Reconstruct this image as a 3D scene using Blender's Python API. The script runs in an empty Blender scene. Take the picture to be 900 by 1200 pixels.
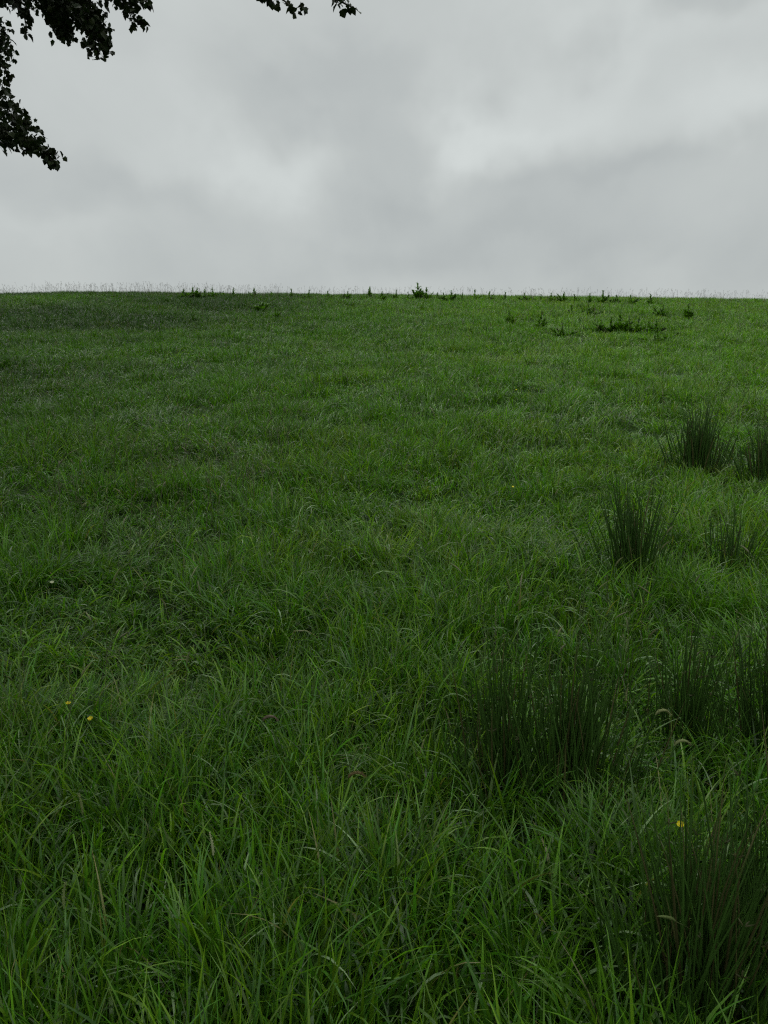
import bpy, math
import numpy as np
from mathutils import Vector

C = bpy.context.scene
COL = C.collection
R = math.radians
rng = np.random.default_rng(7)

# ------------------------------------------------------------------ camera
CAM_Z, PITCH, LENS = 1.6, R(10.0), 26.0
cam = bpy.data.cameras.new('camera')
cam.sensor_fit = 'VERTICAL'
cam.sensor_height = 36.0
cam.sensor_width = 27.0
cam.lens = LENS
cam.clip_start = 0.05
cam.clip_end = 3000
camo = bpy.data.objects.new('camera', cam)
camo.location = (0, 0, CAM_Z)
camo.rotation_euler = (R(90) - PITCH, 0, 0)
COL.objects.link(camo)
C.camera = camo

# ------------------------------------------------------------------ light
SUN_EL, SUN_AZ = 62.0, -35.0         # degrees; azimuth from +Y towards +X
w = bpy.data.worlds.new('World')
C.world = w
w.use_nodes = True
nt = w.node_tree
nt.nodes.clear()
N = nt.nodes.new
lk = nt.links.new


def math_node(op, a, b=None, clamp=False):
    n = N('ShaderNodeMath')
    n.operation = op
    n.use_clamp = clamp
    for i, v in enumerate((a, b)):
        if v is None:
            continue
        if isinstance(v, (int, float)):
            n.inputs[i].default_value = v
        else:
            lk(v, n.inputs[i])
    return n.outputs[0]


tc = N('ShaderNodeTexCoord')
sky = N('ShaderNodeTexSky')
sky.sky_type = 'NISHITA'
sky.sun_disc = False
sky.sun_elevation = R(SUN_EL)
sky.sun_rotation = R(SUN_AZ)
sep = N('ShaderNodeSeparateXYZ')
lk(tc.outputs['Generated'], sep.inputs[0])


def sky_dir(az, el):
    a, e = R(az), R(el)
    return (math.sin(a) * math.cos(e), math.cos(a) * math.cos(e), math.sin(e))


# cloud deck: flat layer seen in perspective, softly warped
zc = math_node('ADD', math_node('MAXIMUM', sep.outputs[2], 0.0), 0.22)
comb = N('ShaderNodeCombineXYZ')
lk(math_node('DIVIDE', sep.outputs[0], zc), comb.inputs[0])
lk(math_node('DIVIDE', sep.outputs[1], zc), comb.inputs[1])
n1 = N('ShaderNodeTexNoise')
n1.inputs['Scale'].default_value = 1.5
n1.inputs['Detail'].default_value = 5
n1.inputs['Roughness'].default_value = 0.45
n1.inputs['Distortion'].default_value = 0.6
lk(comb.outputs[0], n1.inputs['Vector'])
n2 = N('ShaderNodeTexNoise')
n2.inputs['Scale'].default_value = 4.2
n2.inputs['Detail'].default_value = 6
n2.inputs['Roughness'].default_value = 0.5
n2.inputs['Distortion'].default_value = 0.8
lk(tc.outputs['Generated'], n2.inputs['Vector'])
# warp of the direction so that the thin and thick places get ragged edges
warp = N('ShaderNodeVectorMath'); warp.operation = 'SUBTRACT'
n3 = N('ShaderNodeTexNoise')
n3.inputs['Scale'].default_value = 6.0
n3.inputs['Detail'].default_value = 4
lk(tc.outputs['Generated'], n3.inputs['Vector'])
lk(n3.outputs['Color'], warp.inputs[0])
warp.inputs[1].default_value = (0.5, 0.5, 0.5)
wsc = N('ShaderNodeVectorMath'); wsc.operation = 'SCALE'
lk(warp.outputs[0], wsc.inputs[0])
wsc.inputs['Scale'].default_value = 0.26
wad = N('ShaderNodeVectorMath'); wad.operation = 'ADD'
lk(tc.outputs['Generated'], wad.inputs[0])
lk(wsc.outputs[0], wad.inputs[1])


def patch(az, el, sx, sy, amount):
    """a thin (bright) or thick (dark) place in the cloud deck"""
    sub = N('ShaderNodeVectorMath'); sub.operation = 'SUBTRACT'
    lk(wad.outputs[0], sub.inputs[0])
    sub.inputs[1].default_value = sky_dir(az, el)
    mul = N('ShaderNodeVectorMath'); mul.operation = 'MULTIPLY'
    lk(sub.outputs[0], mul.inputs[0])
    mul.inputs[1].default_value = (1 / sx, 0.6 / sx, 1 / sy)
    dt = N('ShaderNodeVectorMath'); dt.operation = 'DOT_PRODUCT'
    lk(mul.outputs[0], dt.inputs[0]); lk(mul.outputs[0], dt.inputs[1])
    g = math_node('POWER', 2.718, math_node('MULTIPLY', dt.outputs['Value'], -1.0))
    return math_node('MULTIPLY', g, amount)


val = math_node('ADD', 5.55, math_node('MULTIPLY', math_node('SUBTRACT', n1.outputs[0], 0.5), 0.7))
val = math_node('ADD', val, math_node('MULTIPLY', math_node('SUBTRACT', n2.outputs[0], 0.5), 1.5))
for a in [(-9, 15.7, .085, .035, .85), (-11, 14, .12, .06, .45), (6.5, 16, .075, .03, 1.1), (-16, 19, .14, .06, .35), (13, 19, .14, .05, .75),
          (20, 22, .10, .03, .7), (26, 16, .10, .04, .8), (-18, 13, .12, .045, -.6), (0, 14.5, .05, .06, -.8), (-3.5, 16.5, .035, .06, -.4),
          (-3, 20.5, .12, .035, -.6), (3, 20, .06, .04, -.4), (16, 13, .13, .03, -.7), (8, 9, .4, .035, -.5), (-22, 10, .2, .03, .4),
          (25, 25, .22, .07, -.7), (5, 25, .16, .04, -.35), (-22, 25, .16, .06, -.3)]:
    val = math_node('ADD', val, patch(*a))
# brighter overhead, as under any overcast
val = math_node('MULTIPLY', val, math_node('ADD', 0.97, math_node('MULTIPLY', math_node('POWER', math_node('MAXIMUM', sep.outputs[2], 0.0), 3.0), 1.7)))
tint = N('ShaderNodeMix'); tint.data_type = 'RGBA'
lk(math_node('MULTIPLY', math_node('SUBTRACT', val, 4.0), 0.6, True), tint.inputs['Factor'])
tint.inputs['A'].default_value = (0.925, 0.995, 0.995, 1)
tint.inputs['B'].default_value = (0.942, 0.998, 0.975, 1)
cl = N('ShaderNodeVectorMath'); cl.operation = 'SCALE'
lk(tint.outputs['Result'], cl.inputs[0]); lk(val, cl.inputs['Scale'])
mixs = N('ShaderNodeMix'); mixs.data_type = 'RGBA'
mixs.inputs['Factor'].default_value = 0.96
lk(sky.outputs[0], mixs.inputs['A']); lk(cl.outputs[0], mixs.inputs['B'])
bg = N('ShaderNodeBackground')
bg.inputs['Strength'].default_value = 0.1
lk(mixs.outputs['Result'], bg.inputs['Color'])
wo = N('ShaderNodeOutputWorld')
lk(bg.outputs[0], wo.inputs['Surface'])

sun = bpy.data.lights.new('sun', 'SUN')
sun.energy = 0.8
sun.angle = R(40)
sun.color = (1.0, 0.97, 0.92)
suno = bpy.data.objects.new('sun', sun)
d = Vector(sky_dir(SUN_AZ, SUN_EL))
suno.rotation_euler = d.to_track_quat('Z', 'Y').to_euler()
suno.location = (0, 0, 30)
COL.objects.link(suno)

C.view_settings.view_transform = 'Standard'
C.view_settings.look = 'None'
C.view_settings.exposure = 0.0
C.view_settings.gamma = 1.0
C.view_settings.use_curve_mapping = False
C.render.engine = 'CYCLES'
C.cycles.max_bounces = 6
C.cycles.use_denoising = False
C.cycles.filter_width = 1.2
C.cycles.transparent_max_bounces = 4


# ------------------------------------------------------------------ helpers
def vnoise(x, y, seed=0):
    """smooth value noise in 0..1"""
    x = np.asarray(x, float); y = np.asarray(y, float)
    xi = np.floor(x).astype(np.int64); yi = np.floor(y).astype(np.int64)
    fx = x - xi; fy = y - yi
    fx = fx * fx * (3 - 2 * fx); fy = fy * fy * (3 - 2 * fy)

    def h(a, b):
        n = (a * 374761393 + b * 668265263 + seed * 1442695041) & 0xFFFFFFFF
        n = ((n ^ (n >> 13)) * 1274126177) & 0xFFFFFFFF
        n = (n ^ (n >> 16)) & 0xFFFF
        return n / 65535.0
    return ((h(xi, yi) * (1 - fx) + h(xi + 1, yi) * fx) * (1 - fy)
            + (h(xi, yi + 1) * (1 - fx) + h(xi + 1, yi + 1) * fx) * fy)


def fnoise(x, y, seed=0, octv=3):
    s, a, t = 0.0, 1.0, 0.0
    for k in range(octv):
        s = s + a * vnoise(x * 2 ** k + 17.3 * k, y * 2 ** k - 9.1 * k, seed + k)
        t += a; a *= 0.5
    return s / t


_sy = np.array([-400, -30, 0, 4, 10, 30, 45, 60, 80, 130, 900.])
_ss = np.array([0.0, 0.02, 0.03, 0.08, 0.15, 0.17, 0.132, 0.02, -0.06, -0.02, 0.0])
_gy = np.arange(-400, 900.01, 0.25)
_gs = np.interp(_gy, _sy, _ss)
_gh = np.concatenate([[0], np.cumsum((_gs[1:] + _gs[:-1]) / 2 * 0.25)])
_gh -= np.interp(0, _gy, _gh)


def ground_z(x, y):
    x = np.asarray(x, float); y = np.asarray(y, float)
    h = np.interp(y, _gy, _gh)
    u = 1.2 * np.tanh(x / 28.8)
    k = np.clip(y / 47.0, 0, 1.3)
    h = h + (-0.24 * u - 0.16 * u * u) * k
    h = h + 0.10 * (fnoise(x * 0.9, y * 0.9, 3, 3) - 0.5) * np.clip(y / 4, 0.3, 1)
    h = h + 0.34 * (fnoise(x * 0.16, y * 0.16, 11, 3) - 0.5) * np.clip(y / 20, 0, 1)
    return h


FWD = np.array([0, math.cos(PITCH), -math.sin(PITCH)])
UP = np.array([0, math.sin(PITCH), math.cos(PITCH)])
CAMP = np.array([0, 0, CAM_Z])
F = 1200 * LENS / 36.0


def at(px, py, depth):
    return CAMP + depth * (FWD + np.array([1, 0, 0]) * (px - 450) / F + UP * (600 - py) / F)


def project(P):
    q = np.asarray(P) - CAMP
    dz = q @ FWD
    return 450 + F * q[:, 0] / dz, 600 - F * (q @ UP) / dz, dz


def on_ground(px, py):
    last = 0.5
    for dd in np.arange(0.6, 60, 0.02):
        p = at(px, py, dd)
        if p[2] < ground_z(p[0], p[1]):
            return p
        last = dd
    return at(px, py, 47)


def mesh_from(name, V, Q, colors=None, mat=None, parent=None, smooth=True):
    """V (n,3), Q (m,k) faces all with k corners, or a list of such arrays"""
    me = bpy.data.meshes.new(name)
    Qs = Q if isinstance(Q, list) else [Q]
    nl = sum(q.size for q in Qs); nf = sum(len(q) for q in Qs)
    me.vertices.add(len(V)); me.vertices.foreach_set('co', np.ascontiguousarray(V, np.float32).ravel())
    me.loops.add(nl); me.polygons.add(nf)
    me.loops.foreach_set('vertex_index', np.concatenate([q.ravel() for q in Qs]).astype(np.int32))
    starts, o = [], 0
    for q in Qs:
        starts.append(o + np.arange(len(q)) * q.shape[1]); o += q.size
    me.polygons.foreach_set('loop_start', np.concatenate(starts).astype(np.int32))
    me.polygons.foreach_set('use_smooth', np.full(nf, smooth))
    me.update(calc_edges=True)
    if colors is not None:
        ca = me.color_attributes.new('col', 'FLOAT_COLOR', 'POINT')
        c4 = np.ones((len(V), 4), np.float32); c4[:, :3] = colors
        ca.data.foreach_set('color', c4.ravel())
    if mat:
        me.materials.append(mat)
    ob = bpy.data.objects.new(name, me)
    COL.objects.link(ob)
    if parent is not None:
        ob.parent = parent
        ob.location = -np.array(parent.location)
        ob.matrix_parent_inverse.identity()
        co = np.empty(len(V) * 3, np.float32); me.vertices.foreach_get('co', co)
        co = co.reshape(-1, 3) - np.array(parent.location, np.float32)
        me.vertices.foreach_set('co', co.ravel()); me.update()
        ob.location = (0, 0, 0)
    return ob


def thing(name, label, cat, loc, group=None):
    o = bpy.data.objects.new(name, None)
    o.empty_display_size = 0.1
    o.location = [float(v) for v in loc]
    o['label'] = label; o['category'] = cat
    if group:
        o['group'] = group
    COL.objects.link(o)
    return o


def leafy_material(name, rough=0.4, spec=0.5, trans=0.3, base=None, tcol=(1.15, 1.25, 0.55), var=0.0):
    m = bpy.data.materials.new(name)
    m.use_nodes = True
    t = m.node_tree
    b = t.nodes['Principled BSDF']
    out = t.nodes['Material Output']
    if base is None:
        a = t.nodes.new('ShaderNodeAttribute'); a.attribute_name = 'col'
        src = a.outputs['Color']
    else:
        nz = t.nodes.new('ShaderNodeTexNoise'); nz.inputs['Scale'].default_value = 9.0
        geo = t.nodes.new('ShaderNodeNewGeometry'); t.links.new(geo.outputs['Position'], nz.inputs['Vector'])
        mx = t.nodes.new('ShaderNodeMix'); mx.data_type = 'RGBA'
        t.links.new(nz.outputs[0], mx.inputs['Factor'])
        mx.inputs['A'].default_value = tuple(c * (1 - var) for c in base) + (1,)
        mx.inputs['B'].default_value = tuple(c * (1 + var) for c in base) + (1,)
        src = mx.outputs['Result']
    t.links.new(src, b.inputs['Base Color'])
    b.inputs['Roughness'].default_value = rough
    b.inputs['Specular IOR Level'].default_value = spec
    if trans > 0:
        tm = t.nodes.new('ShaderNodeMix'); tm.data_type = 'RGBA'; tm.blend_type = 'MULTIPLY'
        tm.inputs['Factor'].default_value = 1.0
        t.links.new(src, tm.inputs['A']); tm.inputs['B'].default_value = tcol + (1,)
        tr = t.nodes.new('ShaderNodeBsdfTranslucent')
        t.links.new(tm.outputs['Result'], tr.inputs['Color'])
        ms = t.nodes.new('ShaderNodeMixShader'); ms.inputs[0].default_value = trans
        t.links.new(b.outputs[0], ms.inputs[1]); t.links.new(tr.outputs[0], ms.inputs[2])
        t.links.new(ms.outputs[0], out.inputs['Surface'])
    return m


MAT_GRASS = leafy_material('grass_blades', 0.24, 0.5, 0.36, tcol=(1.2, 1.4, 0.4))
MAT_RUSH = leafy_material('rush_stems', 0.5, 0.2, 0.0)
MAT_SEED = leafy_material('seed_heads', 0.7, 0.25, 0.25, tcol=(1.1, 1.0, 0.8))
MAT_WEED = leafy_material('weed_leaves', 0.45, 0.4, 0.35, tcol=(1.2, 1.4, 0.4))
MAT_LEAF = leafy_material('tree_leaves', 0.55, 0.22, 0.08)
MAT_PETAL = leafy_material('yellow_petals', 0.3, 0.5, 0.2, base=(0.82, 0.70, 0.02), tcol=(1, 1, 1), var=0.08)
MAT_PALE = leafy_material('pale_petals', 0.5, 0.4, 0.2, base=(0.65, 0.66, 0.45), tcol=(1, 1, 1), var=0.08)
MAT_STEM = leafy_material('flower_stem', 0.5, 0.4, 0.0, base=(0.05, 0.10, 0.025), var=0.2)

m = bpy.data.materials.new('bark'); m.use_nodes = True; t = m.node_tree
b = t.nodes['Principled BSDF']; b.inputs['Roughness'].default_value = 0.9
nz = t.nodes.new('ShaderNodeTexNoise'); nz.inputs['Scale'].default_value = 7; nz.inputs['Detail'].default_value = 8
geo = t.nodes.new('ShaderNodeNewGeometry')
mp = t.nodes.new('ShaderNodeMapping'); mp.inputs['Scale'].default_value = (3, 3, 0.6)
t.links.new(geo.outputs['Position'], mp.inputs[0]); t.links.new(mp.outputs[0], nz.inputs['Vector'])
cr = t.nodes.new('ShaderNodeValToRGB')
cr.color_ramp.elements[0].color = (0.025, 0.02, 0.015, 1); cr.color_ramp.elements[1].color = (0.10, 0.085, 0.065, 1)
t.links.new(nz.outputs[0], cr.inputs[0]); t.links.new(cr.outputs[0], b.inputs['Base Color'])
bp = t.nodes.new('ShaderNodeBump'); bp.inputs['Strength'].default_value = 0.8
t.links.new(nz.outputs[0], bp.inputs['Height']); t.links.new(bp.outputs[0], b.inputs['Normal'])
MAT_BARK = m

# ------------------------------------------------------------------ ground
m = bpy.data.materials.new('thatch_soil'); m.use_nodes = True; t = m.node_tree
b = t.nodes['Principled BSDF']; b.inputs['Roughness'].default_value = 0.95; b.inputs['Specular IOR Level'].default_value = 0.05
geo = t.nodes.new('ShaderNodeNewGeometry')
nz = t.nodes.new('ShaderNodeTexNoise'); nz.inputs['Scale'].default_value = 14; nz.inputs['Detail'].default_value = 8
t.links.new(geo.outputs['Position'], nz.inputs['Vector'])
cr = t.nodes.new('ShaderNodeValToRGB')
cr.color_ramp.elements[0].color = (0.010, 0.020, 0.005, 1); cr.color_ramp.elements[0].position = 0.3
cr.color_ramp.elements[1].color = (0.025, 0.055, 0.010, 1); cr.color_ramp.elements[1].position = 0.7
t.links.new(nz.outputs[0], cr.inputs[0]); t.links.new(cr.outputs[0], b.inputs['Base Color'])
MAT_SOIL = m
xs = np.concatenate([np.linspace(-420, -45, 26), np.arange(-42, 42.1, 0.4), np.linspace(45, 420, 26)])
ys = np.concatenate([np.linspace(-120, -5, 24), np.arange(-4, 14, 0.12), np.arange(14, 90, 0.5), np.linspace(92, 850, 60)])
X, Y = np.meshgrid(xs, ys)
V = np.stack([X.ravel(), Y.ravel(), ground_z(X.ravel(), Y.ravel())], 1)
nx, ny = len(xs), len(ys)
I = (np.arange(ny - 1)[:, None] * nx + np.arange(nx - 1)[None, :]).ravel()
g = mesh_from('ground', V, np.stack([I, I + 1, I + nx + 1, I + nx], 1), None, MAT_SOIL)
g['kind'] = 'structure'


# ------------------------------------------------------------------ blades
def blades(P, az, L, W, th0, bend, kp, ka, twist, col, nseg, tipcol=None, power=1.6, droop=2.6):
    n = len(P)
    tt = np.linspace(0, 1, nseg + 1)
    pos = P.copy()
    dirx = np.stack([np.cos(az), np.sin(az), np.zeros(n)], 1)
    side0 = np.stack([-np.sin(az), np.cos(az), np.zeros(n)], 1)
    V = np.empty((n, nseg + 1, 2, 3), np.float32)
    Cc = np.empty((n, nseg + 1, 2, 3), np.float32)
    for k, s in enumerate(tt):
        th = th0 + bend * s ** power + ka * (1 / (1 + np.exp(-(s - kp) * 26)))
        th = np.minimum(th, droop)
        tang = dirx * np.sin(th)[:, None]; tang[:, 2] += np.cos(th)
        nrm = dirx * np.cos(th)[:, None]; nrm[:, 2] -= np.sin(th)
        tw = twist * s
        side = side0 * np.cos(tw)[:, None] + nrm * np.sin(tw)[:, None]
        wd = W * 0.5 * (0.62 + 0.38 * min(1, s * 4)) * max(1 - s ** 2.4, 0.04)
        V[:, k, 0] = pos - side * wd[:, None]
        V[:, k, 1] = pos + side * wd[:, None]
        c = col if tipcol is None else col * (1 - s ** 3) + tipcol * s ** 3
        Cc[:, k, 0] = c; Cc[:, k, 1] = c
        if k < nseg:
            th2 = np.minimum(th0 + bend * ((s + tt[k + 1]) / 2) ** power + ka * (1 / (1 + np.exp(-((s + tt[k + 1]) / 2 - kp) * 26))), droop)
            st = dirx * np.sin(th2)[:, None]; st[:, 2] += np.cos(th2)
            pos = pos + st * (L / nseg)[:, None]
    base = (np.arange(n) * (nseg + 1) * 2)[:, None] + (np.arange(nseg) * 2)[None, :]
    Q = np.stack([base, base + 1, base + 3, base + 2], -1).reshape(-1, 4)
    return V.reshape(-1, 3), Q, Cc.reshape(-1, 3)


class Pile:
    def __init__(self):
        self.V, self.Q, self.C, self.n = [], {}, [], 0

    def add(self, V, Q, Cc):
        self.V.append(V); self.C.append(Cc)
        self.Q.setdefault(Q.shape[1], []).append(Q + self.n)
        self.n += len(V)

    def build(self, name, mat, parent=None, smooth=True):
        return mesh_from(name, np.concatenate(self.V), [np.concatenate(q) for q in self.Q.values()],
                         np.concatenate(self.C), mat, parent, smooth)


FLOWERS = [  # px, py, height above ground, label, petal kind
    (80, 825, 0.24, 'yellow buttercup at lower left, the rounder upper flower of the close pair', 'y'),
    (106, 843, 0.22, 'yellow buttercup at lower left, half hidden lower flower of the close pair', 'y'),
    (797, 967, 0.30, 'yellow buttercup showing between the dark rush stems at lower right', 'y'),
    (605, 457, 0.20, 'tiny yellow buttercup far up the hillside, above the rush clumps', 'y'),
    (601, 571, 0.22, 'small yellow flower in the middle meadow left of the rush clumps', 'y'),
    (61, 683, 0.26, 'pale cream flower among tall grass near the left edge', 'p'),
]
HEADS = [  # px, py, droop azimuth sign, label, colour
    (308, 845, 1, 'drooping pale brown seed head above the lower middle grass', (0.17, 0.135, 0.09)),
    (408, 912, 1, 'bent golden brown seed head low in the centre grass', (0.15, 0.115, 0.045)),
    (733, 822, 1, 'pale upright grass head, leftmost of those between the two rush clumps', (0.26, 0.28, 0.12)),
    (768, 838, 1, 'pale nodding grass head beside the sparse rush clump', (0.27, 0.30, 0.12)),
    (790, 874, 1, 'pale nodding grass head below the sparse rush clump, lowest of the group', (0.24, 0.28, 0.11)),
    (250, 1003, -1, 'white tipped slender grass head in the lower left grass', (0.40, 0.44, 0.24)),
    (75, 1065, 1, 'pale slender grass head near the bottom left corner', (0.22, 0.28, 0.10)),
    (97, 955, -1, 'pale upright seed head left in the lower grass', (0.20, 0.24, 0.09)),
]
CLEAR = []
for (px, py, hh, lab, kind) in FLOWERS:
    gp = on_ground(px, py + 0)
    dd = np.linalg.norm(gp - CAMP)
    q = at(px, py, ((gp - CAMP) @ FWD) * 0.0 + 1)
    # walk along the ray until the point is hh above the ground
    for dpt in np.arange(0.8, 60, 0.01):
        p = at(px, py, dpt)
        if p[2] - ground_z(p[0], p[1]) < hh:
            break
    CLEAR.append((px, py, 9 if dpt < 5 else 5, dpt, p))
for (px, py, sg, lab, c) in HEADS:
    for dpt in np.arange(0.8, 60, 0.01):
        p = at(px, py, dpt)
        if p[2] - ground_z(p[0], p[1]) < 0.36:
            break
    CLEAR.append((px, py, 8, dpt, p))

GREENS = np.array([[0.070, 0.195, 0.017], [0.052, 0.178, 0.021], [0.098, 0.225, 0.016], [0.056, 0.150, 0.028],
                   [0.084, 0.235, 0.018], [0.118, 0.222, 0.022]]) * np.array([1.28, 1.12, 0.95])


def scatter(d0, d1, rho, margin=0.66, extra=0.9):
    """points over the wedge the view covers (and a margin), rho(d) per square metre"""
    out = []
    edges = np.geomspace(d0, d1, 60)
    for a, bb in zip(edges[:-1], edges[1:]):
        mid = (a + bb) / 2
        half = margin * mid + extra
        cnt = rng.poisson(rho(mid) * (bb - a) * 2 * half)
        out.append(np.stack([rng.uniform(-half, half, cnt), rng.uniform(a, bb, cnt)], 1))
    return np.concatenate(out)


def visible_filter(P, L):
    """leave out blades that stand right in front of a flower"""
    keep = np.ones(len(P), bool)
    for frac in (0.45, 0.7, 0.95):
        T = P.copy(); T[:, 2] += L * frac
        u, v, dz = project(T)
        for (px, py, r, dpt, p) in CLEAR:
            keep &= ~((np.hypot(u - px, v - py) < r) & (dz < dpt + 0.02))
    return keep


def grass_zone(pile, d0, d1, rho, nseg, wscale, per=46):
    # tufts first, then blades fanning out of each tuft
    T = scatter(d0, d1, lambda d: rho(d) / per)
    nT = len(T)
    dens = fnoise(T[:, 0] * 1.3, T[:, 1] * 1.3, 5, 3)
    nb = rng.poisson(per * np.clip(0.55 + 1.7 * (dens - 0.25), 0.5, 1.4) * rng.uniform(0.5, 1.5, nT))
    ti = np.repeat(np.arange(nT), nb)
    n = len(ti)
    sprd = np.interp(T[:, 1], [0, 3, 10, 30, 60], [0.042, 0.050, 0.085, 0.16, 0.22]) * rng.uniform(0.6, 1.5, nT)
    off = rng.normal(0, 1, (n, 2)) * sprd[ti][:, None]
    x, y = T[ti, 0] + off[:, 0], T[ti, 1] + off[:, 1]
    P = np.stack([x, y, ground_z(x, y) - 0.01], 1)
    dist = y
    tall = fnoise(T[:, 0] * 0.8, T[:, 1] * 0.8, 41, 3)
    LT = (0.11 + 0.26 * tall) * rng.uniform(0.7, 1.3, nT)
    hum = fnoise(T[:, 0] * 2.6, T[:, 1] * 2.6, 141, 2)
    LT = LT * np.clip(0.25 + 1.5 * hum, 0.35, 1.5)
    LT = LT * np.interp(T[:, 1], [0, 1.3, 2.2, 3.2, 6, 15, 40, 50, 62], [1.0, 1.05, 1.05, 0.92, 0.84, 0.82, 0.92, 1.6, 1.6])
    L = LT[ti] * rng.uniform(0.55, 1.35, n)
    long_ = rng.random(n) < 0.05
    L[long_] *= 1.35
    L = np.minimum(L, 0.37)
    lod = np.interp(dist, [0, 3, 10, 25, 60], [1.25, 1.05, 1.3, 2.1, 3.8]) * wscale
    W = np.where(rng.random(n) < 0.5, rng.uniform(0.006, 0.0115, n), rng.uniform(0.0032, 0.0065, n)) * lod
    lieT = np.clip((fnoise(T[:, 0] * 1.1 + 7, T[:, 1] * 1.1, 51, 3) - 0.40) * 2.6, 0.0, 1)
    lieT = lieT * np.interp(T[:, 1], [0, 1.6, 2.8, 60], [0.25, 0.35, 0.9, 0.7])
    lie = lieT[ti]
    flow = (fnoise(T[:, 0] * 0.7, T[:, 1] * 0.7, 61, 2) * 4 * math.pi + rng.normal(0, 0.5, nT))[ti]
    out = np.arctan2(off[:, 1], off[:, 0]) + rng.normal(0, 0.8, n)
    az = np.where(rng.random(n) < 0.55 * lie + 0.08, flow + rng.normal(0, 0.6, n), out)
    az = np.where(rng.random(n) < 0.15, rng.uniform(0, 2 * math.pi, n), az)
    th0 = np.abs(rng.normal(0.10, 0.16, n)) + 0.30 * lie + np.interp(dist, [0, 1.8, 3], [0.02, 0.05, 0.12]) * np.minimum(np.hypot(off[:, 0], off[:, 1]) / sprd[ti], 2)
    bend = rng.uniform(0.0, 1.1, n) + 1.2 * lie * rng.random(n)
    arch = rng.random(n) < np.interp(dist, [0, 1.8, 3, 60], [0.16, 0.2, 0.34, 0.34])                     # blades that arch right over
    bend[arch] += rng.uniform(0.7, 2.0, arch.sum())
    kink = rng.random(n) < 0.13
    ka = np.where(kink, rng.uniform(0.7, 1.9, n), 0.0)
    kp = rng.uniform(0.4, 0.85, n)
    twist = rng.normal(0, 0.9, n)
    # colour: kinds of grass in patches, tuft by tuft, a few straws
    k1 = fnoise(T[:, 0] * 0.35, T[:, 1] * 0.35, 71, 3); k2 = fnoise(T[:, 0] * 1.7, T[:, 1] * 1.7, 81, 2)
    idT = (k1 - 0.3) * 7.5 + (k2 - .5) * 4 + rng.normal(0, 1.0, nT)
    idx = np.clip(idT[ti] + rng.normal(0, 0.8, n), 0, 5).astype(int)
    col = GREENS[idx] * (rng.uniform(0.7, 1.25, nT)[ti] * rng.uniform(0.4, 1.4, n))[:, None]
    pale = arch & (rng.random(n) < 0.20)       # sky glints painted as pale colour on blades bent right over
    col[pale] = np.array([0.20, 0.31, 0.14]) * rng.uniform(0.7, 1.5, pale.sum())[:, None]
    straw = rng.random(n) < 0.012
    col[straw] = np.array([0.21, 0.215, 0.075]) * rng.uniform(0.6, 1.2, straw.sum())[:, None]
    # shade over the grass on the upper left slope, painted into the blade colour
    shade_dk = np.clip(0.3 + (fnoise(x * 0.12, y * 0.2, 91, 2) - 0.30) * 2, 0.25, 1) * np.clip((-x + 4) / 12, 0, 1) * np.clip((y - 6) / 9, 0, 1)
    col = col * (1 - shade_dk[:, None] * np.array([0.68, 0.66, 0.58]))
    # a brighter, yellower sort on the right of the upper slope
    yl = np.clip((x + 1) / 8, 0, 1) * np.clip((y - 7) / 10, 0, 1)
    col = col * (1 + yl[:, None] * np.array([0.20, 0.12, 0.0]))
    inr = np.zeros(n)
    for (cx, cy, cr) in RUSH_BEDS:
        inr = np.maximum(inr, 1 - np.hypot(x - cx, (y - cy) * 1.2) / cr)
    ok = visible_filter(P, L) & (rng.random(n) > np.clip(inr * 1.1, 0, 0.35))
    s = lambda a: a[ok]
    tip = col * np.array([1.3, 1.15, 1.15])
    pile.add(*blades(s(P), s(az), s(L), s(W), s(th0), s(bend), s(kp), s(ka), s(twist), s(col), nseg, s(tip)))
    return ok.sum()


RUSHES = [  # label, base px, base py, top py, half width px, stems, lean, spread
    ('dark upright rush clump farthest up the slope at right, fully in view', 817, 552, 468, 27, 250, (0, 0), .18),
    ('dark dense rush clump cut by the right edge, level with the farthest clump', 902, 570, 482, 30, 300, (0, 0), .18),
    ('medium rush clump right of centre below the farthest two clumps', 740, 692, 556, 34, 210, (-.04, 0), .18),
    ('faint sparse rush clump mixed with grass right of the medium clump', 852, 682, 582, 30, 60, (.03, 0), .18),
    ('large dense rush clump at lower centre right with tall dark stems', 664, 945, 740, 82, 330, (.02, 0), .22),
    ('tall thin rush clump just left of the large dense clump', 586, 925, 690, 52, 130, (-.03, 0), .16),
    ('sparse straggling rush clump between the large clump and right edge', 800, 890, 705, 46, 150, (0, 0), .2),
    ('dark rush clump half out of view at the right edge, middle height', 904, 905, 690, 54, 260, (0, 0), .16),
    ('nearest and largest rush clump filling the bottom right corner', 815, 1225, 905, 115, 420, (.02, 0), .22),
    ('second near rush clump against the bottom right edge beside the largest', 910, 1150, 850, 75, 260, (.02, 0), .16)]
RUSH_BEDS = []
for r_ in RUSHES:
    c_ = on_ground(r_[1], r_[2])
    RUSH_BEDS.append((c_[0], c_[1], r_[4] * ((c_ - CAMP) @ FWD) / F * 1.05))

gp = Pile()
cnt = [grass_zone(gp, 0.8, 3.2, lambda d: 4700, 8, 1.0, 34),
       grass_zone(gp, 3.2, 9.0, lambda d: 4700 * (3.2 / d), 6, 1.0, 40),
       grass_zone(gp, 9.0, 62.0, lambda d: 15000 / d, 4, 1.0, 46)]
NEAR_V = gp.V[0].reshape(-1, 9, 2, 3)
go = gp.build('meadow_grass', MAT_GRASS)
go['kind'] = 'stuff'; go['label'] = 'long wet green meadow grass covering the whole hillside'; go['category'] = 'grass'
print('blades', cnt)


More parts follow.
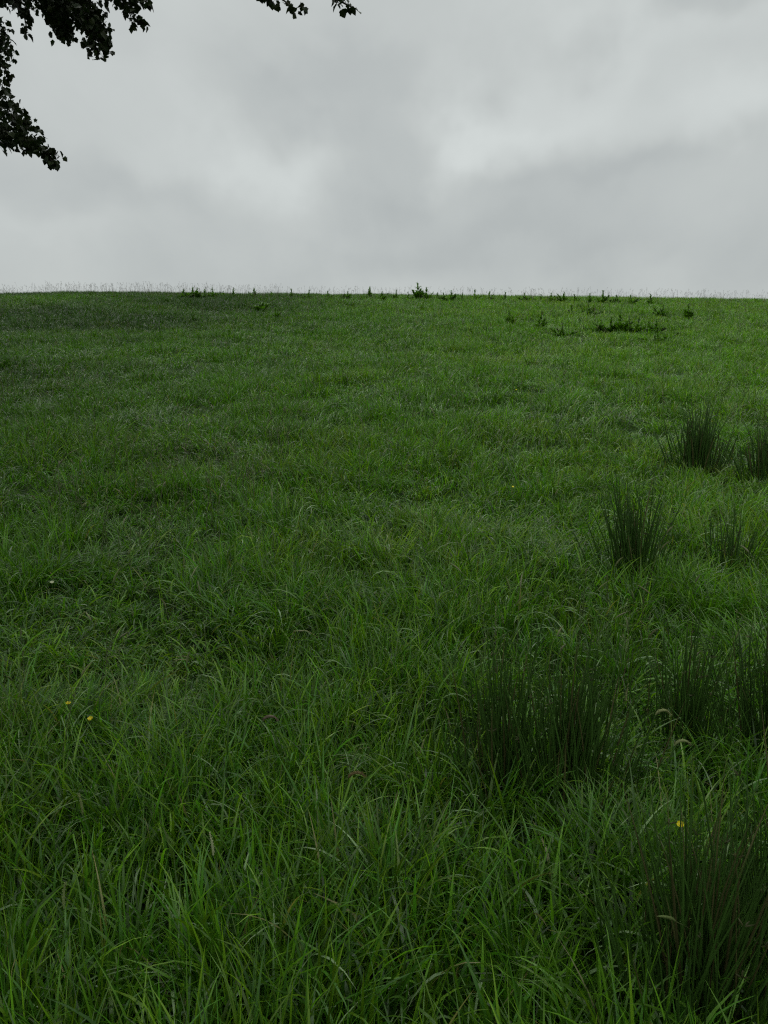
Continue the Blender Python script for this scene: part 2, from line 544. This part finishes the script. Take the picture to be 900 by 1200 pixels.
# ------------------------------------------------------------------ dew
m = bpy.data.materials.new('water_drop'); m.use_nodes = True
b = m.node_tree.nodes['Principled BSDF']
b.inputs['Base Color'].default_value = (1, 1, 1, 1); b.inputs['Roughness'].default_value = 0.02
b.inputs['IOR'].default_value = 1.33; b.inputs['Transmission Weight'].default_value = 1.0
sel = rng.choice(len(NEAR_V), 3200)
cen = NEAR_V[sel, rng.integers(4, 9, len(sel))].mean(1)
ph = (1 + 5 ** .5) / 2
IV = np.array([(-1, ph, 0), (1, ph, 0), (-1, -ph, 0), (1, -ph, 0), (0, -1, ph), (0, 1, ph), (0, -1, -ph), (0, 1, -ph), (ph, 0, -1), (ph, 0, 1), (-ph, 0, -1), (-ph, 0, 1)]) / 1.902
IF = np.array([(0, 11, 5), (0, 5, 1), (0, 1, 7), (0, 7, 10), (0, 10, 11), (1, 5, 9), (5, 11, 4), (11, 10, 2), (10, 7, 6), (7, 1, 8),
               (3, 9, 4), (3, 4, 2), (3, 2, 6), (3, 6, 8), (3, 8, 9), (4, 9, 5), (2, 4, 11), (6, 2, 10), (8, 6, 7), (9, 8, 1)])
rd = rng.uniform(0.0008, 0.0019, len(sel))
dv = (cen[:, None, :] + rd[:, None, None] * IV[None]).reshape(-1, 3)
dq = (np.arange(len(sel))[:, None, None] * 12 + IF[None]).reshape(-1, 3)
dw = mesh_from('dew_drops', dv, dq, None, m)
dw['kind'] = 'stuff'; dw['label'] = 'tiny clear dew drops clinging to the near grass blades'; dw['category'] = 'dew'


# ------------------------------------------------------------------ seed stalks (stuff)
def tube(path, rad, sides=3):
    """path (n,3), rad (n,) -> verts, quads"""
    path = np.asarray(path, float); n = len(path)
    tg = np.gradient(path, axis=0); tg /= np.linalg.norm(tg, axis=1)[:, None] + 1e-9
    ref = np.array([0.3, 0.91, 0.28]) if abs(tg[0] @ np.array([0.3, 0.91, 0.28])) < 0.9 else np.array([1.0, 0, 0])
    a = np.cross(tg, ref); a /= np.linalg.norm(a, axis=1)[:, None] + 1e-9
    bq = np.cross(tg, a)
    ang = np.arange(sides) * 2 * math.pi / sides
    V = path[:, None, :] + np.asarray(rad)[:, None, None] * (a[:, None, :] * np.cos(ang)[None, :, None] + bq[:, None, :] * np.sin(ang)[None, :, None])
    i = np.arange(n - 1)[:, None] * sides + np.arange(sides)[None, :]
    j = np.arange(n - 1)[:, None] * sides + (np.arange(sides)[None, :] + 1) % sides
    Q = np.stack([i, j, j + sides, i + sides], -1).reshape(-1, 4)
    return V.reshape(-1, 3), Q


def stalk_path(base, H, az, lean, nod, n=9):
    s = np.linspace(0, 1, n)
    th = lean + nod * s ** 4
    st = np.stack([np.cos(az) * np.sin(th), np.sin(az) * np.sin(th), np.cos(th)], 1) * (H / (n - 1))
    return base + np.concatenate([[np.zeros(3)], np.cumsum(st[:-1], 0)])


sp = Pile()


def seed_stalk(base, H, az, lean, nod, wmul, col, kind):
    path = stalk_path(base, H, az, lean, nod)
    v, q = tube(path, np.linspace(0.0016, 0.0009, len(path)) * wmul, 3)
    sp.add(v, q, np.tile(col * 0.8, (len(v), 1)))
    top, tg = path[-1], path[-1] - path[-3]
    tg = tg / np.linalg.norm(tg)
    if kind == 0:                      # tight spike
        ln = rng.uniform(0.04, 0.08)
        s = np.linspace(0, 1, 6)
        pp = top + tg * (s * ln)[:, None] + np.array([np.cos(az), np.sin(az), -0.4]) * (s ** 2 * ln * 0.3)[:, None]
        v, q = tube(pp, np.array([.3, 1, 1.2, 1, .8, .1]) * 0.0035 * wmul ** 0.8, 5)
        sp.add(v, q, np.tile(col * 1.25, (len(v), 1)))
    else:                              # open panicle
        for k in range(7):
            a = rng.uniform(0, 2 * math.pi); f = rng.uniform(0.0, 0.14)
            st = top - tg * f
            d1 = np.array([math.cos(a), math.sin(a), rng.uniform(0.3, 1.3)]); d1 /= np.linalg.norm(d1)
            ln = rng.uniform(0.025, 0.06)
            v, q = tube(np.array([st, st + d1 * ln * 0.6, st + d1 * ln + np.array([0, 0, -ln * 0.12])]), np.array([.7, .7, .6]) * 0.0010 * wmul, 3)
            sp.add(v, q, np.tile(col, (len(v), 1)))
            c = st + d1 * ln
            v, q = tube(np.array([c - d1 * 0.006, c, c + d1 * 0.007]), np.array([.2, 1, .1]) * 0.0026 * wmul, 4)
            sp.add(v, q, np.tile(col * 1.2, (len(v), 1)))


def seed_field(num, xr, yr, hr, wfun, pkind, colr):
    for k in range(num):
        for _ in range(30):
            y = rng.uniform(*yr); x = rng.uniform(xr[0], xr[1])
            if abs(x) < 0.6 * y + 0.5 and fnoise(x * 0.5, y * 0.5, 111, 2) > rng.uniform(0.2, 0.6):
                break
        z = float(ground_z(x, y))
        c = np.array(colr[rng.integers(len(colr))]) * rng.uniform(0.75, 1.2)
        seed_stalk(np.array([x, y, z]), rng.uniform(*hr), rng.uniform(0, 6.28), abs(rng.normal(0.06, 0.09)),
                   rng.uniform(0, 1.7), wfun(y), c, 1 if rng.random() < pkind else 0)


PALE = [(0.18, 0.21, 0.10), (0.15, 0.165, 0.07), (0.21, 0.22, 0.13), (0.12, 0.16, 0.05)]
seed_field(420, (-8, -1), (4.5, 14), (0.35, 0.6), lambda y: 1 + y * 0.06, 0.45, PALE)
seed_field(260, (-1.5, 7), (3.5, 14), (0.32, 0.52), lambda y: 1 + y * 0.06, 0.35, PALE)
seed_field(45, (-1.6, 1.8), (1.5, 3.6), (0.36, 0.5), lambda y: 1, 0.2, PALE)
seed_field(1100, (-22, 24), (14, 40), (0.35, 0.55), lambda y: 1 + y * 0.06, 0.5, PALE)
seed_field(1500, (-29, 29), (40, 50), (0.28, 0.8), lambda y: 1.9, 0.9, [(0.16, 0.13, 0.09), (0.17, 0.14, 0.10), (0.14, 0.15, 0.08)])
seed_field(500, (-29, -6), (42, 50), (0.35, 0.9), lambda y: 1.9, 0.9, [(0.16, 0.13, 0.09), (0.17, 0.14, 0.10), (0.14, 0.15, 0.08)])
so = sp.build('seeding_grass', MAT_SEED)
so['kind'] = 'stuff'; so['label'] = 'thin flowering grass stalks with pale seed heads across the slope and skyline'; so['category'] = 'grass'


# ------------------------------------------------------------------ rush clumps
def rush_clump(label, px, py_base, py_top, half_px, dens, lean=(0, 0), spread=0.18):
    c = on_ground(px, py_base)
    depth = (c - CAMP) @ FWD
    Ht = (py_base - py_top) * depth / F
    rad = half_px * depth / F
    root = thing('rush_clump', label, 'rush', (c[0], c[1], ground_z(c[0], c[1])), 'clumps of dark rushes in the meadow')
    P1, P2 = Pile(), Pile()
    lod = max(1.0, depth / 3.2) ** 0.65
    for k in range(int(dens * 0.95)):
        r = rad * min(abs(rng.normal(0, 0.55)), 1.2)
        a = rng.uniform(0, 2 * math.pi)
        bx, by = c[0] + r * math.cos(a), c[1] + 0.8 * r * math.sin(a)
        bs = np.array([bx, by, float(ground_z(bx, by)) - 0.01])
        H = Ht * rng.triangular(0.25, 0.7, 1.3) * (1.0 - 0.3 * (r / rad))
        out = np.array([bx - c[0], by - c[1]]) / rad
        lx, ly = out * spread * 1.5 + rng.normal(0, 0.095, 2) + np.array(lean)
        s = np.linspace(0, 1, 7)
        bow = rng.normal(0, 0.075, 2)
        pp = bs + np.stack([(lx * s + bow[0] * s * s) * H, (ly * s + bow[1] * s * s) * H, s * H * (1 - 0.04 * s)], 1)
        r0 = rng.uniform(0.0018, 0.0033) * lod
        v, q = tube(pp, r0 * np.array([1.15, 1.1, 1, .95, .85, .6, .12]), 4)
        dead = rng.random() < 0.10
        if dead:
            col = np.array([0.085, 0.085, 0.030]) * rng.uniform(0.6, 1.2)
            P2.add(v, q, np.tile(col, (len(v), 1)))
        else:
            col = np.array([0.038, 0.088, 0.014]) * rng.uniform(0.7, 1.35)
            P1.add(v, q, np.tile(col, (len(v), 1)))
        if rng.random() < 0.08:      # small brown flower tuft on the side of the stem
            o = pp[5] * 0.6 + pp[4] * 0.4
            for j in range(4):
                d1 = np.array([rng.normal(), rng.normal(), rng.uniform(0.2, 1.4)]); d1 /= np.linalg.norm(d1)
                ln = rng.uniform(0.012, 0.024)
                v, q = tube(np.array([o, o + d1 * ln * .5, o + d1 * ln]), np.array([.5, 1.6, .3]) * 0.0016 * lod, 4)
                P1.add(v, q, np.tile(np.array([0.055, 0.06, 0.022]) * rng.uniform(.7, 1.3), (len(v), 1)))
    P1.build('stems', MAT_RUSH, root)
    if P2.n:
        P2.build('dead_stems', MAT_RUSH, root)['label'] = 'brown withered rush stems'
    return root


for r_ in RUSHES:
    rush_clump(*r_)


# ------------------------------------------------------------------ weeds on the crest and hillside
def weed_mesh(H, seed, bushy):
    r = np.random.default_rng(seed)
    ps, pl = Pile(), Pile()
    nst = 1 + int(bushy * 6)
    for k in range(nst):
        a = r.uniform(0, 6.28); ln = 0.10 + 0.50 * r.random() if k else 0.03
        s = np.linspace(0, 1, 6)
        h = H * (1 if k == 0 else r.uniform(0.3, 0.72))
        pp = np.stack([np.cos(a) * s * ln, np.sin(a) * s * ln, s * h], 1)
        v, q = tube(pp, np.linspace(0.008, 0.003, 6), 5)
        ps.add(v, q, np.tile([0.06, 0.10, 0.025], (len(v), 1)))
        nl = int(20 + 10 * bushy)
        for j in range(nl):
            f = r.uniform(0.08, 1.0)
            o = np.array([np.interp(f, s, pp[:, i]) for i in range(3)])
            az = r.uniform(0, 6.28)
            L = H * 0.42 * (1.15 - 0.85 * f) * r.uniform(0.7, 1.2) + 0.03
            v, q, c = blades(o[None], np.array([az]), np.array([L]), np.array([L * 0.38]), np.array([r.uniform(.3, .8)]),
                             np.array([r.uniform(.4, 1.3)]), np.array([.6]), np.array([0.0]), np.array([r.normal(0, .3)]),
                             np.array([[0.088, 0.195, 0.020]]) * r.uniform(0.6, 1.3), 4)
            pl.add(v, q, c)
        for j in range(10):          # flowering spike
            f = r.uniform(0.8, 1.05)
            o = pp[-1] * f + r.normal(0, 0.008, 3)
            v, q = tube(np.array([o, o + [0, 0, .015], o + [0, 0, .03]]), np.array([.4, 1, .2]) * 0.012, 4)
            pl.add(v, q, np.tile(np.array([0.07, 0.09, 0.03]) * r.uniform(.7, 1.2), (len(v), 1)))
    return ps, pl


protos = []


def weed(name, label, px, py, hpx, bushy, seed, group, cat):
    """py: where the plant meets the grass tops in the photograph, hpx: how tall it stands there"""
    p = on_ground(px, py + 6)
    if p[1] > 46:
        d0 = rng.uniform(44.5, 48)
        x = (px - 450) / F * d0 / 0.99
        p = np.array([x, d0, float(ground_z(x, d0))])
    depth = (p - CAMP) @ FWD
    H = (hpx * (0.35 + 0.95 * ((seed * 37) % 11) / 10) + 1.0 if hpx < 12 else hpx + 1.0) * depth / F + 0.30
    root = thing(name, label, cat, (p[0], p[1], float(ground_z(p[0], p[1]))), group)
    ps, pl = weed_mesh(H, seed, bushy)
    for pile_, nm, mt in ((ps, 'stem', MAT_WEED), (pl, 'foliage', MAT_WEED)):
        o = pile_.build(nm, mt)
        o.parent = root
    return root


ORD = ['first', 'second', 'third', 'fourth', 'fifth', 'sixth', 'seventh', 'eighth', 'ninth', 'tenth', 'eleventh',
       'twelfth', 'thirteenth', 'fourteenth', 'fifteenth', 'sixteenth', 'seventeenth', 'eighteenth']
left = [(215, 345, 7, .7), (226, 345, 6, .9), (232, 345, 4, 1.0), (240, 345, 6, .7), (249, 345, 5, .4), (262, 345, 4, 1.0), (274, 345, 8, 0), (298, 345, 5, .4), (318, 345, 4, .2),
        (342, 345, 6, .4), (362, 346, 3, 1.0), (384, 346, 6, .5), (408, 346, 3, 1.0), (434, 346, 6, .4), (448, 347, 5, .7), (464, 347, 5, .5), (478, 347, 7, .7)]
right = [(500, 347, 7, .8), (512, 347, 5, .5), (520, 348, 3, 1.0), (529, 348, 4, .7), (542, 348, 5, .6), (556, 348, 6, .3), (573, 348, 3, 1.0), (592, 349, 6, .4), (614, 349, 3, 1.0),
         (634, 350, 7, .2), (645, 350, 5, .9), (660, 350, 5, .9), (673, 350, 5, .9), (690, 351, 5, .6), (706, 351, 6, .5), (722, 351, 4, 1.0), (738, 352, 4, .7), (762, 353, 4, .4)]
GS = 'dark leafy weeds along the skyline'
weed('dock_plant', 'tallest dark leafy weed spike on the middle of the skyline', 490, 347, 13, .9, 500, GS, 'weed')
for k, (px, py, h, bu) in enumerate(left):
    weed('dock_plant', 'dark leafy weed on the skyline, %s from the left end of the row' % ORD[k], px, py, h, bu, 501 + k, GS, 'weed')
for k, (px, py, h, bu) in enumerate(right):
    weed('dock_plant', 'dark leafy weed on the skyline, %s to the right of the tallest spike' % ORD[k], px, py, h, bu, 541 + k, GS, 'weed')
GP = 'nettles in the dark patch on the right hillside'
for k, (px, py, h) in enumerate([(704, 384, 5), (715, 385, 6), (726, 385, 7), (737, 385, 6), (748, 386, 6), (759, 386, 7), (768, 386, 5)]):
    weed('nettle_plant', 'dark nettle in the long patch below the right skyline, %s from the patch\'s left end' % ORD[k], px, py, h, 1.0, 600 + k, GP, 'weed')
GH = 'scattered leafy weeds on the upper slope'
for k, (px, py, h, bu, lab) in enumerate([
        (306, 362, 9, .9, 'bushy dark weed just below the skyline left of centre'),
        (322, 368, 4, .5, 'low dark weed beside the bushy one below the left skyline'),
        (597, 377, 7, .8, 'dark leafy weed on the upper slope, left one of a pair right of centre'),
        (633, 381, 7, .8, 'dark leafy weed on the upper slope, right one of a pair right of centre'),
        (659, 390, 4, .8, 'low dark weed on the upper slope left of the nettle patch'),
        (670, 366, 4, .7, 'small dark weed above and left of the nettle patch'),
        (690, 366, 4, .7, 'small dark weed directly above the left end of the nettle patch'),
        (777, 367, 7, .9, 'bushy weed above the right end of the nettle patch'),
        (806, 369, 8, .7, 'upright weed on the upper slope, right of the nettle patch'),
        (770, 396, 3, .7, 'low weed on the slope under the right end of the nettle patch')]):
    weed('dock_plant', lab, px, py, h, bu, 640 + k, GH, 'weed')


# ------------------------------------------------------------------ flowers and single seed heads
for (px, py, hh, lab, kind), (_, _, _, dpt, p) in zip(FLOWERS, CLEAR):
    gz = float(ground_z(p[0], p[1]))
    root = thing('buttercup' if kind == 'y' else 'meadow_flower', lab, 'flower', (p[0], p[1], gz),
                 'buttercups in the grass' if kind == 'y' else None)
    s = np.linspace(0, 1, 8)[:, None]
    bow = rng.normal(0, 0.02, 2)
    pth = np.array([p[0], p[1], gz]) * (1 - s) + (p - [0, 0, 0.006]) * s + np.concatenate([np.sin(s * 3.14) * bow[0], np.sin(s * 3.14) * bow[1], 0 * s], 1)
    v, q = tube(pth, np.full(8, 0.0014), 5)
    mesh_from('stem', v, q, None, MAT_STEM, root)
    rad = 0.0095 if dpt < 5 else 0.012
    tilt = np.array([rng.normal(0, .2), -0.45 + rng.normal(0, .15), 1]); tilt /= np.linalg.norm(tilt)
    ax = np.cross(tilt, [0, 1, 0.3]); ax /= np.linalg.norm(ax); ay = np.cross(tilt, ax)
    npet = 5
    for k in range(npet):
        a = 2 * math.pi * k / npet + rng.normal(0, .08)
        rows = []
        for i, (rr, ww, zz) in enumerate([(.12, .12, 0), (.45, .36, .12), (.8, .5, .36), (1.0, .38, .58), (1.06, .12, .66)]):
            for sgn in (-1, 0, 1):
                rd = rad * rr * (1 if sgn == 0 else .97)
                cx = math.cos(a) * rd - math.sin(a) * sgn * ww * rad
                cy = math.sin(a) * rd + math.cos(a) * sgn * ww * rad
                rows.append(p + ax * cx + ay * cy + tilt * (rad * (zz + (0.10 if sgn else 0))))
        V = np.array(rows)
        Q = np.array([[i * 3 + j, i * 3 + j + 1, i * 3 + j + 4, i * 3 + j + 3] for i in range(4) for j in range(2)])
        mesh_from('petal', V, Q, None, MAT_PETAL if kind == 'y' else MAT_PALE, root)
    s = np.linspace(0, 1, 5)
    v, q = tube(p + tilt * (s * rad * .5)[:, None], np.array([.32, .38, .36, .25, .03]) * rad, 8)
    mesh_from('flower_centre', v, q, None, MAT_PETAL if kind == 'y' else MAT_PALE, root)

for (px, py, sg, lab, c), (_, _, _, dpt, p) in zip(HEADS, CLEAR[len(FLOWERS):]):
    gz = float(ground_z(p[0], p[1]))
    bx = p[0] - 0.05 * sg
    root = thing('seed_head_stalk', lab, 'grass stalk', (bx, p[1], gz), 'single grass heads in the near meadow')
    upright = 'upright' in lab or 'slender' in lab
    H = p[2] - gz
    s = np.linspace(0, 1, 12)
    top = 0.06
    hx = bx + s ** 2 * 0.05 * sg
    hz = gz + s * H
    pth = np.stack([hx, np.full(12, p[1]), hz], 1)
    v, q = tube(pth, np.linspace(0.0016, 0.001, 12), 5)
    mesh_from('stalk', v, q, None, MAT_STEM, root)
    hd = Pile()
    s = np.linspace(0, 1, 9)
    ang = (0.25 * s if upright else 0.5 + 2.2 * s) * sg
    st = np.stack([np.sin(ang), np.zeros(9), np.cos(ang)], 1) * (0.062 / 8)
    hp = pth[-1] + np.concatenate([[np.zeros(3)], np.cumsum(st[:-1], 0)])
    thin = 0.6 if upright else 1.0
    v, q = tube(hp, 0.0046 * thin * np.array([.3, .8, 1, 1.05, 1, .95, .8, .55, .1]), 7)
    hd.add(v, q, np.tile(c, (len(v), 1)))
    for k in range(60):
        i = rng.integers(0, 8); f = rng.random()
        o = hp[i] * (1 - f) + hp[i + 1] * f
        d1 = rng.normal(0, 1, 3); d1 /= np.linalg.norm(d1); tg = hp[i + 1] - hp[i]; tg /= np.linalg.norm(tg)
        d1 = d1 * .7 + tg; d1 /= np.linalg.norm(d1)
        v, q = tube(np.array([o + d1 * .002, o + d1 * .006, o + d1 * .011 * thin]), np.array([.6, 1, .1]) * 0.0012, 3)
        hd.add(v, q, np.tile(np.array(c) * rng.uniform(.7, 1.3), (len(v), 1)))
    hd.build('seed_head', MAT_SEED, root)

# ------------------------------------------------------------------ the tree whose boughs hang into the top left
TB = np.array([-8.6, 5.6, float(ground_z(-8.6, 5.6))])
tree = thing('sycamore_tree', 'dark broad-leaved tree whose leafy boughs hang into the top left', 'tree', TB)
tr, br, lf = Pile(), Pile(), Pile()
BK = [0.06, 0.05, 0.04]


def smooth_path(pts, n=14):
    pts = np.asarray(pts, float)
    tt = np.linspace(0, 1, len(pts)); s = np.linspace(0, 1, n)
    lin = np.stack([np.interp(s, tt, pts[:, i]) for i in range(3)], 1)
    for _ in range(3):
        lin[1:-1] = (lin[:-2] + 2 * lin[1:-1] + lin[2:]) / 4
    return lin


tp = smooth_path([TB - [0, 0, .3], TB + [.05, 0, 1], TB + [.15, .1, 3], TB + [.3, 0, 6], TB + [.2, .2, 9], TB + [.4, .3, 12.5]], 26)
v, q = tube(tp, np.interp(np.linspace(0, 1, 26), [0, .05, .12, .5, 1], [.62, .48, .42, .30, .05]), 14)
tr.add(v, q, np.tile(BK, (len(v), 1)))

# lobed leaf outline (unit length, in its own plane)
LO = np.array([(0, 0), (.16, -.06), (.42, .04), (.42, .24), (.55, .46), (.39, .55), (.29, .70), (0, 0.96),
               (-.29, .70), (-.39, .55), (-.55, .46), (-.42, .24), (-.42, .04), (-.16, -.06)])
LC = np.array([0, .34])


def leaves(pos, size, hang=0.5, seed=1):
    n = len(pos)
    r = np.random.default_rng(seed)
    az = r.uniform(0, 2 * math.pi, n)
    # tip direction: outward and drooping; the blade's face: roughly up with a lot of tilt
    tipd = np.stack([np.cos(az), np.sin(az), -r.uniform(0.1, 1.3, n) * hang * 2], 1)
    tipd /= np.linalg.norm(tipd, axis=1)[:, None]
    nr = r.normal(0, 0.55, (n, 3)); nr[:, 2] += 1.0
    nr -= (np.sum(nr * tipd, 1))[:, None] * tipd
    nr /= np.linalg.norm(nr, axis=1)[:, None]
    sd = np.cross(tipd, nr)
    pts = np.concatenate([LC[None], LO])
    fold = np.abs(pts[:, 0]) * 0.25 - 0.18 * pts[:, 1] ** 2
    V = (pos[:, None, :] + size[:, None, None] * (sd[:, None, :] * pts[None, :, 0, None] + tipd[:, None, :] * pts[None, :, 1, None]
         + nr[:, None, :] * fold[None, :, None]))
    k = len(LO)
    T = np.array([[0, 1 + i, 1 + (i + 1) % k] for i in range(k)])
    Q = (np.arange(n)[:, None, None] * (k + 1) + T[None]).reshape(-1, 3)
    col = np.array([0.022, 0.040, 0.011])[None] * r.uniform(0.6, 1.3, n)[:, None] * np.stack([r.uniform(.9, 1.35, n), np.ones(n), np.ones(n)], 1)
    Cc = np.repeat(col, k + 1, 0)
    return V.reshape(-1, 3), Q, Cc


# sprays seen in the photograph: waypoints (px, py, depth in m, radius px), leaves per spray
SPRAYS = [
    ([(-70, 95, 9.2, 34), (-20, 118, 9.0, 30), (12, 136, 8.9, 25), (34, 152, 8.8, 16)], 430),
    ([(-30, 150, 9.0, 22), (12, 160, 8.8, 17), (44, 170, 8.7, 9), (58, 180, 8.7, 9), (69, 182, 8.7, 7)], 210),
    ([(55, 178, 8.7, 6), (61, 190, 8.7, 6), (66, 195, 8.7, 2)], 34),
    ([(-40, 0, 9.4, 26), (-12, 25, 9.2, 18), (4, 48, 9.1, 13), (10, 64, 9.0, 9)], 170),
    ([(-20, 55, 9.1, 16), (2, 76, 9.0, 9), (10, 86, 9.0, 6), (2, 100, 9.0, 6)], 62),
    ([(-10, -45, 9.2, 34), (30, -14, 8.9, 22), (60, 2, 8.7, 18), (72, 26, 8.6, 12), (66, 44, 8.5, 7)], 300),
    ([(-20, -20, 9.3, 20), (14, -4, 9.0, 12), (30, 18, 8.8, 6), (31, 34, 8.8, 6), (31, 46, 8.8, 3)], 95),
    ([(30, -50, 8.9, 34), (70, -14, 8.6, 26), (100, 10, 8.4, 22), (114, 34, 8.3, 17), (112, 56, 8.2, 12), (108, 64, 8.2, 9)], 640),
    ([(60, 10, 8.6, 14), (76, 30, 8.5, 11), (78, 44, 8.5, 8)], 90),
    ([(90, 20, 8.4, 12), (122, 40, 8.2, 9), (127, 56, 8.2, 6)], 70),
    ([(90, -40, 8.5, 30), (128, -16, 8.2, 16), (148, 4, 8.0, 9), (154, 20, 8.0, 9), (156, 32, 8.0, 5)], 190),
    ([(140, -14, 8.1, 11), (164, -2, 8.0, 8), (175, 4, 8.0, 4), (178, 9, 8.0, 2)], 44),
    ([(164, 22, 8.0, 4), (171, 31, 8.0, 4)], 9),
    ([(200, -90, 8.0, 30), (290, -30, 7.4, 16), (325, -4, 7.2, 9), (342, 6, 7.1, 8), (346, 18, 7.1, 6)], 170),
    ([(300, -16, 7.3, 6), (316, -1, 7.2, 6), (322, 5, 7.2, 4)], 18),
    ([(352, 6, 7.1, 3), (358, 11, 7.1, 1.5)], 3),
    ([(300, -70, 7.4, 22), (370, -20, 7.1, 10), (398, 2, 7.0, 8), (412, 8, 7.0, 7), (419, 11, 7.0, 3)], 110),
]
hub = [tp[14], tp[16], tp[18]]
for k, (wp, num) in enumerate(SPRAYS):
    num = int(num * 2.0)
    pts = np.array([at(a, bq, dq) for a, bq, dq, _ in wp])
    radm = np.array([rq * dq / F for _, _, dq, rq in wp])
    # leaf positions along the spray
    tt = np.linspace(0, 1, len(pts))
    wts = np.concatenate([[0], np.cumsum(np.linalg.norm(np.diff(pts, axis=0), axis=1) * (radm[1:] + radm[:-1]))])
    s = np.interp(rng.random(num), wts / wts[-1], tt)
    cpos = np.stack([np.interp(s, tt, pts[:, i]) for i in range(3)], 1)
    rr = np.interp(s, tt, radm)
    off = rng.normal(0, 1, (num, 3)); off /= np.linalg.norm(off, axis=1)[:, None]
    off *= (rr * rng.random(num) ** 0.45)[:, None]
    off[:, 1] *= 1.9
    pos = cpos + off
    size = rng.uniform(0.042, 0.080, num)
    lf.add(*leaves(pos, size, 0.6, 900 + k))
    # bough and twigs
    main = smooth_path(pts, 12)
    v, q = tube(main, np.linspace(0.016, 0.003, 12), 6)
    br.add(v, q, np.tile(BK, (len(v), 1)))
    for j in range(0, num, 3):
        i = np.argmin(np.linalg.norm(main - pos[j], axis=1)); i = max(0, i - 1)
        mid = (main[i] + pos[j]) / 2 + [0, 0, 0.02]
        v, q = tube(np.array([main[i], mid, pos[j]]), np.array([.0035, .0025, .0012]), 3)
        br.add(v, q, np.tile(BK, (len(v), 1)))
    if wp[0][3] >= 20:
        h = hub[k % 3]
        a = pts[0]
        m1 = h * 0.65 + a * 0.35 + [0, 0, 1.0]; m2 = h * 0.25 + a * 0.75 + [0, 0, 0.7]
        lp = smooth_path([h, m1, m2, a], 16)
        v, q = tube(lp, np.linspace(0.11, 0.017, 16), 7)
        br.add(v, q, np.tile(BK, (len(v), 1)))

# the rest of the crown, above and beside what the photograph frames
cc = np.array([-5.0, 3.0, 8.8])
clumps = []
tries = 0
while len(clumps) < 200 and tries < 20000:
    tries += 1
    u = rng.normal(0, 1, 3); u /= np.linalg.norm(u)
    f = rng.uniform(0.45, 1.0)
    p = cc + u * f * np.array([7.6, 7.4, 4.6])
    if p[2] < 4.2 + 0.12 * max(0, p[1]):
        continue
    pu, pv, dz = project(p[None])
    r = rng.uniform(0.55, 1.0)
    if dz[0] > 0.2:
        m_ = r * F / dz[0] + 25
        lim = -m_ if pu[0] > -m_ else 1e9
        if pv[0] > -m_ and pu[0] > -m_:
            continue
        if pu[0] > 430 and pv[0] > -m_ - 160:
            continue
    clumps.append((p, r))
for k, (p, r) in enumerate(clumps):
    num = int(150 * r * r) + 30
    off = rng.normal(0, 1, (num, 3)); off /= np.linalg.norm(off, axis=1)[:, None]
    pos = p + off * (r * rng.random(num) ** 0.5)[:, None] * np.array([1, 1, 0.6])
    lf.add(*leaves(pos, rng.uniform(0.09, 0.15, num), 0.5, 2000 + k))
    i = rng.integers(10, 23)
    h = tp[i]
    mid = (h + p) / 2 + [0, 0, 0.4]
    lp = smooth_path([h, mid, p], 10)
    pu, pv, dz = project(lp)
    if not np.any((dz > 0.1) & (pu > -15) & (pu < 915) & (pv > -15)):
        v, q = tube(lp, np.linspace(0.06, 0.012, 10), 5)
        br.add(v, q, np.tile(BK, (len(v), 1)))
tr.build('trunk', MAT_BARK, tree)
br.build('branches', MAT_BARK, tree)
lf.build('crown', MAT_LEAF, tree, smooth=False)
